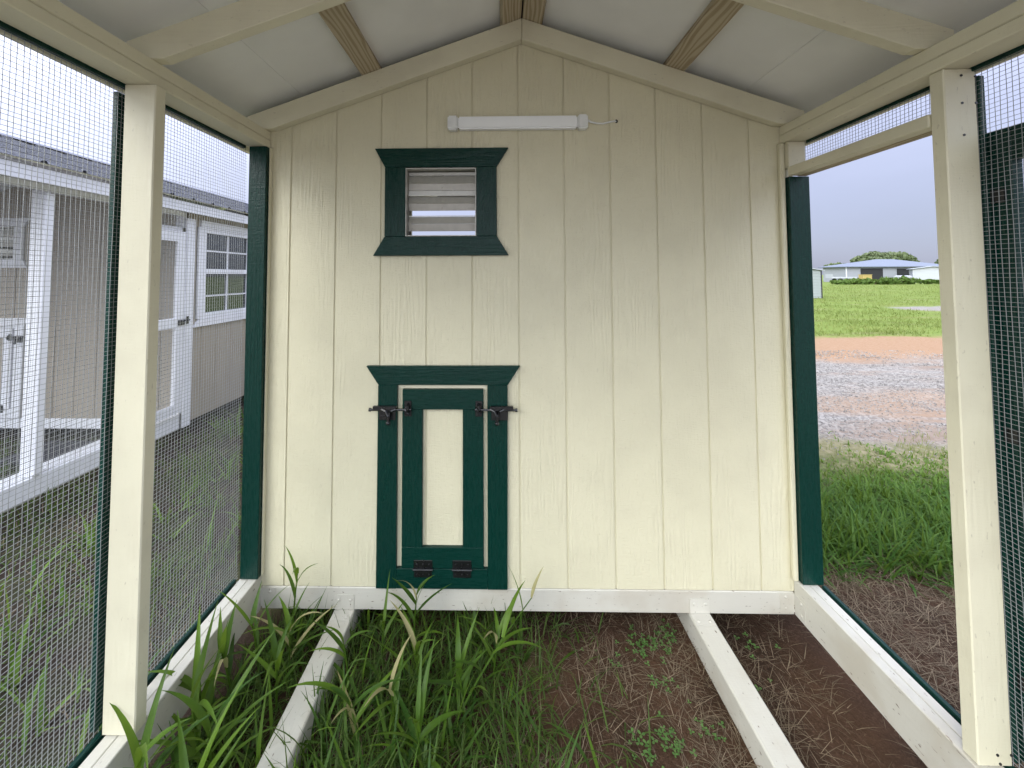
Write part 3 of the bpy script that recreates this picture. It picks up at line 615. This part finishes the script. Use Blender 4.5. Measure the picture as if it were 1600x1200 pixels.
# lush strip between the straw and the track
dens_l = lambda x, y: sm(y + .25 * (nd(x, y, 2, 3) - .5), .22, .50) * (1 - sm(y + 1.0 * (nd(x, y, 1.5, 4) - .5), 1.2, 2.0))
scatter('grass', 'lush', [(x, y, k * (1.1 - .82 * sm(y, .7, 1.4))) for x, y, k in region(17000, 1.28, 4.9, .15, 2.2, dens_l, 41)], 'lush green grass strip between the coop and the gravel track', 'grass', 42, .07, .22, .0125, 4, 1.5, 1.7, 2, lambda r, x, y: min(1, max(0, r.random() * .6 + .5 * sm(y, .8, 1.5) + .35 * (nd(x, y, 3, 6) - .5))))
dens_l2 = lambda x, y: .5 * sm(nd(x, y, 2.0, 8), .48, .62) * (1 - sm(y, 1.9, 2.3))
scatter('grass', 'field', region(9000, 1.4, 7, 1.3, 2.4, dens_l2, 45), 'thin pale grass tufts at the edge of the gravel track', 'grass', 46, .03, .09, .004, 2, .9, 1.2, 2)
# field beyond the track
dens_f = lambda x, y: sm(y + 1.0 * (nd(x, y, .5, 6) - .5), 7.9, 8.5) * (.35 + .65 * sm(nd(x, y, .6, 2), .3, .55)) * (0 if ((x - 21.0) / 4.3) ** 2 + ((y - 15.6) / 1.8) ** 2 < 1 else 1)
rr = random.Random(51); sp = []
for _ in range(36000):
    y = 7.6 + 46 * rr.random() ** 1.6; x = (y + 1.73) * rr.uniform(.62, 1.45)
    if nd(x * .4, y, .9, 17) < .36: continue
    if rr.random() < dens_f(x, y): sp.append((x, y, .8 + (y / 30)))
scatter('grass', 'field', sp, 'bright green open field grass beyond the gravel track', 'grass', 52, .04, .13, .016, 2, 1.2, 1.3, 2, lambda r, x, y: min(1, max(0, r.random() * .5 + 1.9 * (nd(x * .35, y, .8, 6) - .38))))
# between the two coops
dens_b = lambda x, y: (.08 + .6 * sm(nd(x, y, 2.2, 12), .48, .66)) * (0 if abs(abs(x - .011) - 1.19) < .05 else 1)
scatter('grass', 'blade', region(9000, -3.05, -1.23, -1.4, 3.2, dens_b, 61), 'rough grass and weeds between the cream and taupe coops', 'grass', 62, .05, .20, .0060, 4, 1.1, 1.5, 2)
scatter('grass', 'lush', region(1100, -3.0, -1.24, -1.3, 2.6, lambda x, y: sm(nd(x, y, 1.6, 40), .5, .62), 67), 'leafy weeds in patches between the cream and taupe coops', 'grass', 68, .10, .28, .016, 5, 1.0, 1.6, 2)
scatter('straw', 'straw', region(5000, -3.05, -1.23, -1.2, 3.0, lambda x, y: .6 * sm(nd(x, y, 2.2, 30), .4, .6), 63), 'dry grass stalks lying between the cream and taupe coops', 'straw', 64, .05, .16, .003, 3, 1.4, .9, 2)
scatter('grass', 'blade', region(2500, -5.4, -3.1, .15, 1.9, lambda x, y: .8, 65), 'grass inside the wire run of the taupe coop', 'grass', 66, .04, .12, .006, 3, .8, 1.4, 2)
# clover seedlings in the bare soil
V, Fc, T = [], [], []; rr = random.Random(71)
for cx_, cy_, n_ in ((.475, -.05, 30), (.56, -.03, 16), (.46, -.38, 26), (.36, -.42, 16), (.52, -.2, 14), (.60, -.33, 12), (.86, -.16, 6), (.33, -.12, 6), (.60, .0, 14), (.92, -.05, 8), (.52, -.5, 14)):
    for _ in range(n_):
        x, y = cx_ + rr.gauss(0, .035), cy_ + rr.gauss(0, .03); z = gz(x, y) + rr.uniform(.006, .022); r_ = rr.uniform(.0035, .0070); a0 = rr.random() * 6
        if in_skid(x): continue
        for q in range(3):
            a = a0 + q * 2.094; d = Vector((math.cos(a), math.sin(a), .15)); s_ = Vector((-d.y, d.x, 0)); p = Vector((x, y, z)); b0 = len(V)
            for u, v in ((0, 0), (.7, .55), (1.6, .62), (1.9, 0), (1.6, -.62), (.7, -.55)): V.append(tuple(p + d * u * r_ + s_ * v * r_))
            Fc.append(tuple(range(b0, b0 + 6))); T.append(rr.random())
tag(raw('clover', V, Fc, 'clover', None, T), 'small clover seedlings in the bare soil inside the run', 'clover', None, 'stuff')

# tall broad-leaved grass plants, one object each
def tall_grass(base, tip, leaves, label, seed, L=.24, w=.021):
    rr = random.Random(seed); b = Vector((base[0], base[1], gz(base[0], base[1]) - .01)); t = Vector(tip)
    ro = empty('grass_plant', b, label, 'plant', 'tall broad-leaved grass plants')
    d = t - b; bm = bmesh.new(); pts = [d * q + Vector((0, 0, .03 * math.sin(q * 3.1))) for q in (0, .33, .66, 1)]; tube_bm(bm, pts, .003, 6, [.0042, .0036, .003, .0018]); 
    st = new('stem', bm, 'weed', ro); a_ = st.data.attributes.new('tint', 'FLOAT', 'FACE'); a_.data.foreach_set('value', [.45] * len(st.data.polygons))
    for i in range(leaves):
        q = .12 + .88 * i / max(1, leaves - 1); p = d * q + Vector((0, 0, .03 * math.sin(q * 3.1))); V, Fc, T = [], [], []
        az = rr.random() * 6.283 if i % 2 == 0 else az + math.pi + rr.uniform(-.7, .7)
        blade(V, Fc, T, (0, 0, 0), az, L * rr.uniform(.65, 1.15) * (1 if q < .9 else .8), w * rr.uniform(.7, 1.2), rr.uniform(.15, .7) if q > .6 else rr.uniform(.4, 1.0), rr.uniform(.3, 1.5), 8, rr.random(), .35, rr.uniform(-.5, .5))
        lf_ = raw('leaf', V, Fc, 'dryleaf' if rr.random() < .07 else 'weed', ro, T, True); lf_.location = p
for i, (b, t, n_, lab, L, w) in enumerate((
    ((-1.02, -.47), (-1.03, -.50, .22), 9, 'broad-leaved grass plant rising beside the base of the left post', .27, .026),
    ((-.95, -.52), (-.93, -.56, .20), 8, 'wide grass plant between the left post and the left skid', .26, .026),
    ((-1.03, -.30), (-1.08, -.31, .20), 7, 'bright grass plant leaning over the left sill', .23, .022),
    ((-1.00, -.20), (-1.03, -.21, .20), 7, 'grass plant against the left sill near the cream wall', .20, .020),
    ((-.94, -.10), (-.93, -.07, .28), 8, 'tall grass plant standing in front of the wall beside the left corner board', .15, .016),
    ((-.64, -.25), (-.67, -.24, .16), 7, 'grass plant leaning over the left skid', .18, .018),
    ((-.45, -.06), (-.43, -.10, .22), 8, 'tall grass plant in front of the small green door', .19, .019),
    ((-.40, -.22), (-.40, -.25, .15), 8, 'grass plant with wide drooping leaves in the middle of the run', .21, .022),
    ((-.27, -.36), (.03, -.14, .25), 8, 'long grass stem leaning right across the run', .20, .020),
    ((-.22, -.30), (-.24, -.30, .13), 7, 'low wide-leaved grass plant by the leaning grass stem', .20, .024),
    ((-.55, -.40), (-.58, -.42, .14), 7, 'grass plant beside the right edge of the left skid', .20, .022),
    ((-1.06, -.60), (-1.05, -.66, .22), 9, 'wide yellow-green grass plant overhanging the sill in front of the left post', .27, .028),
    ((-.90, -.66), (-.88, -.70, .18), 9, 'broad grass plant low beside the left skid, before the post', .26, .026),
    ((-1.04, -.40), (-1.07, -.42, .16), 8, 'grass plant tucked against the inner face of the left sill', .24, .024),
    ((-.90, -.18), (-.89, -.20, .17), 8, 'dark green grass plant between the sill bracket and the left skid', .20, .018),
    ((-.56, -.13), (-.55, -.14, .14), 7, 'short grass plant left of the small green door', .17, .017),
    ((-.34, -.45), (-.35, -.47, .12), 8, 'wide drooping grass plant near the leaning stem base', .22, .023),
    ((-.12, -.18), (-.10, -.20, .15), 7, 'grass plant under the wall right of the small green door', .18, .016),
    ((-.44, -.36), (-.46, -.37, .13), 7, 'low spreading grass plant between the skid and the leaning stem', .20, .022),
    ((-.88, -.30), (-.87, -.32, .17), 8, 'thick grass plant between the left sill and left skid', .22, .022))):
    tall_grass(b, t, n_, lab, 200 + i, L, w)

# loose stones of the gravel track
V, Fc, T = [], [], []; rr = random.Random(81)
for _ in range(15000):
    y = rr.uniform(1.6, 6.3); x = (y + 1.73) * rr.uniform(.7, 1.35)
    if not noise.noise((x * .5, y * 1.8, 4)) > -.12 and rr.random() < .8: continue
    r_ = rr.uniform(.004, .013) * (.7 + y * .1); p = Vector((x, y, gz(x, y) + r_ * .2)); b0 = len(V)
    for d in ((1, 0, 0), (0, 1, 0), (-1, 0, 0), (0, -1, 0), (0, 0, .7), (0, 0, -.7)): V.append(tuple(p + Vector([q * r_ * rr.uniform(.6, 1.2) for q in d])))
    for a, b, c in ((0, 1, 4), (1, 2, 4), (2, 3, 4), (3, 0, 4), (1, 0, 5), (2, 1, 5), (3, 2, 5), (0, 3, 5)): Fc.append((b0 + a, b0 + b, b0 + c))
b = NB('gravel_stone'); pz = b.pos(); gm = b.fin(b.mix(b.mapr(b.noise(pz, 25, 1), .35, .65), (.11, .10, .092), (.27, .25, .23)), .85)
tag(raw('gravel', V, Fc, gm), 'loose grey gravel stones on the track', 'gravel', None, 'stuff')

# ------------------------------------------------------------------ far things on the right
def hip(name, c, ax, hw, hd, ze, zr, inset, mat, parent, over=.5):
    bm = bmesh.new(); hw += over; hd += over
    lo = [bm.verts.new((x * hw, y * hd, z)) for z in (ze - .12, ze) for x, y in ((-1, -1), (1, -1), (1, 1), (-1, 1))]
    r0, r1 = bm.verts.new((-hw + inset, 0, zr)), bm.verts.new((hw - inset, 0, zr))
    bm.faces.new(lo[3::-1])
    for i in range(4): bm.faces.new((lo[i], lo[(i + 1) % 4], lo[4 + (i + 1) % 4], lo[4 + i]))
    bm.faces.new((lo[4], lo[5], r1, r0)); bm.faces.new((lo[6], lo[7], r0, r1)); bm.faces.new((lo[5], lo[6], r1)); bm.faces.new((lo[7], lo[4], r0))
    bmesh.ops.recalc_face_normals(bm, faces=bm.faces[:]); return new(name, bm, mat, parent)
# low hip-roofed barn: local X along its long front, local -Y faces the viewer
bx, by = 73.6, 74.9
ba = empty('barn', (bx, by, 0), 'long grey metal barn with low blue-grey hip roof and dark openings', 'barn', None, 0)
W2, D2, EH = 9.6, 2.6, 2.8
fw = box('front_wall', -W2, W2, -D2, -D2 + .15, 0, EH, 'barnwall', ba, 'z', 0)
box('side_wall', -W2, -W2 + .15, -D2 + .16, D2, 0, EH, 'barnwall', ba, 'z', 0); box('side_wall', W2 - .15, W2, -D2 + .16, D2, 0, EH, 'barnwall', ba, 'z', 0); box('back_wall', -W2 + .16, W2 - .16, D2 - .15, D2, 0, EH, 'barnwall', ba, 'z', 0)
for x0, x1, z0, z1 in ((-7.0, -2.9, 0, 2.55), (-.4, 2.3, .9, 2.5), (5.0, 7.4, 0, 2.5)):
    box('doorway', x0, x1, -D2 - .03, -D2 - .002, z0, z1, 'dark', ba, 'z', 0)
    for a_ in (x0 - .12, x1): box('door_trim', a_, a_ + .12, -D2 - .05, -D2 - .002, z0, z1 + .1, 'barnwall', ba, 'z', 0)
hip('roof', None, None, W2, D2, EH + .12, 4.35, 8.6, 'barnroof', ba, .55)
box('corner_trim', -W2 - .06, -W2 + .10, -D2 - .06, -D2 - .001, 0, EH, 'white', ba, 'z', 0)
# white metal shed
sh = empty('white_shed', (73.6, 66.8, 0), 'small white metal shed beside the long grey barn', 'shed', None, R(-38))
box('wall', -2.4, 2.4, -1.8, 1.8, 0, 2.3, 'shedwhite', sh, 'z', .02)
prism('roof', [(-2.7, 2.3), (0, 2.75), (2.7, 2.3), (2.7, 2.38), (0, 2.84), (-2.7, 2.38)], -2.1, 2.1, 'barnroof2', sh)
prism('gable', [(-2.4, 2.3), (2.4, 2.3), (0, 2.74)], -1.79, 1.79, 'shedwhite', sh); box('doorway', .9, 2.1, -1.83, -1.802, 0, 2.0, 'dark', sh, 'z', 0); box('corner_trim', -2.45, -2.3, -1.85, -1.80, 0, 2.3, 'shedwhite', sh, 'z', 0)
# pale metal shed seen past the green corner board
ms = empty('metal_shed', (18.75, 24.4, 0), 'pale green metal shed with ribbed walls standing in the field', 'shed', None, R(-3))
box('wall', -1.35, 1.35, -1.0, 1.0, 0, 1.72, 'galv', ms, 'z', .01)
for i in range(9): box('rib', -1.33, 1.33, -1.012, -1.002, .12 + i * .18, .16 + i * .18, 'galv', ms, 'x', .003)
for x in (-1.37, 1.33): box('corner_post', x, x + .06, -1.03, -.97, 0, 1.74, 'dark', ms, 'z', .004)
prism('roof', [(-1.5, 1.73), (0, 1.98), (1.5, 1.73), (1.5, 1.77), (0, 2.03), (-1.5, 1.77)], -1.12, 1.12, 'barnroof2', ms)
prism('gable', [(-1.35, 1.725), (1.35, 1.725), (0, 1.95)], -.99, .99, 'galv', ms)
# yellow bin, white bales, flat trailer in front of the barn
def far_box_thing(name, loc, label, cat, rz=0): return empty(name, loc, label, cat, None, rz)
yb_ = far_box_thing('feed_bin', (65.0, 69.6, 0), 'yellow bin on legs in front of the long barn', 'bin')
box('bin', -.75, .75, -.5, .5, .55, 1.35, 'yellow', yb_, 'z', .03); box('lid', -.8, .8, -.55, .55, 1.352, 1.43, 'yellow', yb_, 'z', .02)
for x in (-.65, .65):
    for y in (-.4, .4): box('leg', x - .05, x + .05, y - .05, y + .05, 0, .549, 'dark', yb_, 'z', 0)
for i, (x, y, z) in enumerate(((68.3, 67.6, 0), (69.5, 67.4, 0), (70.7, 67.2, 0), (68.9, 67.5, .62), (70.1, 67.3, .62))):
    bm = bmesh.new(); bmesh.ops.create_cone(bm, cap_ends=True, segments=16, radius1=.55, radius2=.55, depth=1.1, matrix=Matrix.Diagonal((1, 1, .58, 1)) @ Matrix.Rotation(R(90), 4, 'Y')); bmesh.ops.bevel(bm, geom=bm.edges[:], offset=.05, segments=1, affect='EDGES')
    o = new('wrapped_bale', bm, 'shedwhite'); o.location = (x, y, z + .32); o.rotation_euler.z = .1 * i; tag(o, 'white wrapped bale piled before the barn window opening', 'bale', 'white bales piled before the barn')
tr_ = far_box_thing('flat_trailer', (61.6, 70.6, 0), 'white flatbed trailer parked by the end wall of the long barn', 'trailer', R(-8))
box('bed', -2.0, 2.0, -.9, .9, .75, .98, 'shedwhite', tr_, 'x', .02); box('headboard', -2.0, -1.9, -.9, .9, .982, 1.5, 'shedwhite', tr_, 'z', .01); box('drawbar', 2.002, 3.1, -.06, .06, .75, .87, 'dark', tr_, 'x', 0)
for x in (-.6, .35):
    for y in (-.8, .8):
        bm = bmesh.new(); bmesh.ops.create_cone(bm, cap_ends=True, segments=20, radius1=.37, radius2=.37, depth=.22, matrix=Matrix.Rotation(R(90), 4, 'X')); o = new('wheel', bm, 'black', tr_); o.location = (x, y, .37)

def foliage(V, Fc, T, c, rad, n_, size, rr, low=.0):
    for _ in range(n_):
        d = Vector((rr.gauss(0, 1), rr.gauss(0, 1), rr.gauss(0, 1))).normalized()
        p = Vector(c) + Vector((d.x * rad[0], d.y * rad[1], d.z * rad[2])) * rr.uniform(.6, 1.04)
        if p.z < low: continue
        nrm = (d + Vector((rr.gauss(0, .6), rr.gauss(0, .6), rr.gauss(0, .6)))).normalized(); a = nrm.orthogonal().normalized(); b_ = nrm.cross(a); s_ = size * rr.uniform(.5, 1.3); b0 = len(V); k = rr.random() * 6
        for q in range(5):
            an = k + q * 1.2566; V.append(tuple(p + (a * math.cos(an) + b_ * math.sin(an)) * s_ * rr.uniform(.6, 1.1)))
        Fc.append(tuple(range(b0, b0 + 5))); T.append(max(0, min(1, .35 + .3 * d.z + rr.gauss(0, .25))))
def tree(loc, h, wd, label, seed, n_=60, leaf=.45, lobes=14):
    rr = random.Random(seed); ro = empty('tree', loc, label, 'tree')
    bm = bmesh.new(); tube_bm(bm, [(0, 0, -.1), (.1, 0, h * .2), (0, .1, h * .4)], .4, 10, [h * .045, h * .036, h * .025])
    for q in range(7):
        a = q * .9; tube_bm(bm, [(0, 0, h * .3), (math.cos(a) * wd * .2, math.sin(a) * wd * .2, h * .5), (math.cos(a) * wd * .36, math.sin(a) * wd * .36, h * .68)], .2, 6, [h * .02, h * .013, h * .006])
    new('trunk', bm, 'bark', ro); V, Fc, T = [], [], []
    for q in range(lobes * 2):
        a = rr.random() * 6.283; r_ = math.sqrt(rr.random()) * .42; el = math.sqrt(max(0, 1 - (r_ / .5) ** 2))
        c = (math.cos(a) * wd * r_, math.sin(a) * wd * r_, h * (.42 + .44 * el * rr.uniform(.55, 1.05))); s_ = wd * rr.uniform(.07, .13)
        foliage(V, Fc, T, c, (s_, s_, s_ * .7), n_ * 3, leaf, rr, h * .2)
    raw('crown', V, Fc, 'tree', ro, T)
tree((98.5, 101, 0), 7.6, 13.5, 'broad domed tree rising behind the long grey barn', 301, 34, .34, 44)
tree((101, 117, 0), 5.2, 8, 'distant dark tree behind the pale metal shed', 302, 40, .4, 9)
tree((121, 108, 0), 6.3, 5, 'thin open tree beyond the right end of the barn', 303, 14, .35, 5)
for i, (px_, s_, hgt) in enumerate(((.845, 2.2, .75), (.872, 2.4, .8), (.900, 2.6, .95), (.925, 2.3, .9), (.955, 2.6, 1.2), (.985, 2.6, 1.15), (1.010, 2.2, 1.05), (1.055, 2.0, .8), (1.105, 2.4, .55), (1.17, 2.4, .6))):
    rr = random.Random(400 + i); d = 57.0 + rr.uniform(-1, 1); ro = empty('bush', (px_ * (d + 1.7) + .6, d, -.02), ['low leafy bush in the row before the barn', 'small scrubby bush beside the white shed'][i > 6], 'bush', ['bushes in a row before the barn', 'scrubby bushes beside the white shed'][i > 6])
    V, Fc, T = [], [], []
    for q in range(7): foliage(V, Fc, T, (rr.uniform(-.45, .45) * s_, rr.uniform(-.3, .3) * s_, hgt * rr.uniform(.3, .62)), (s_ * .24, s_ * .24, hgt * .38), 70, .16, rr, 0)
    bm = bmesh.new()
    for q in range(4): tube_bm(bm, [(0, 0, -.05), (rr.uniform(-.3, .3), rr.uniform(-.3, .3), hgt * .5)], .03, 5, [.04, .015])
    new('stem', bm, 'bark', ro); raw('foliage', V, Fc, 'bush', ro, T)
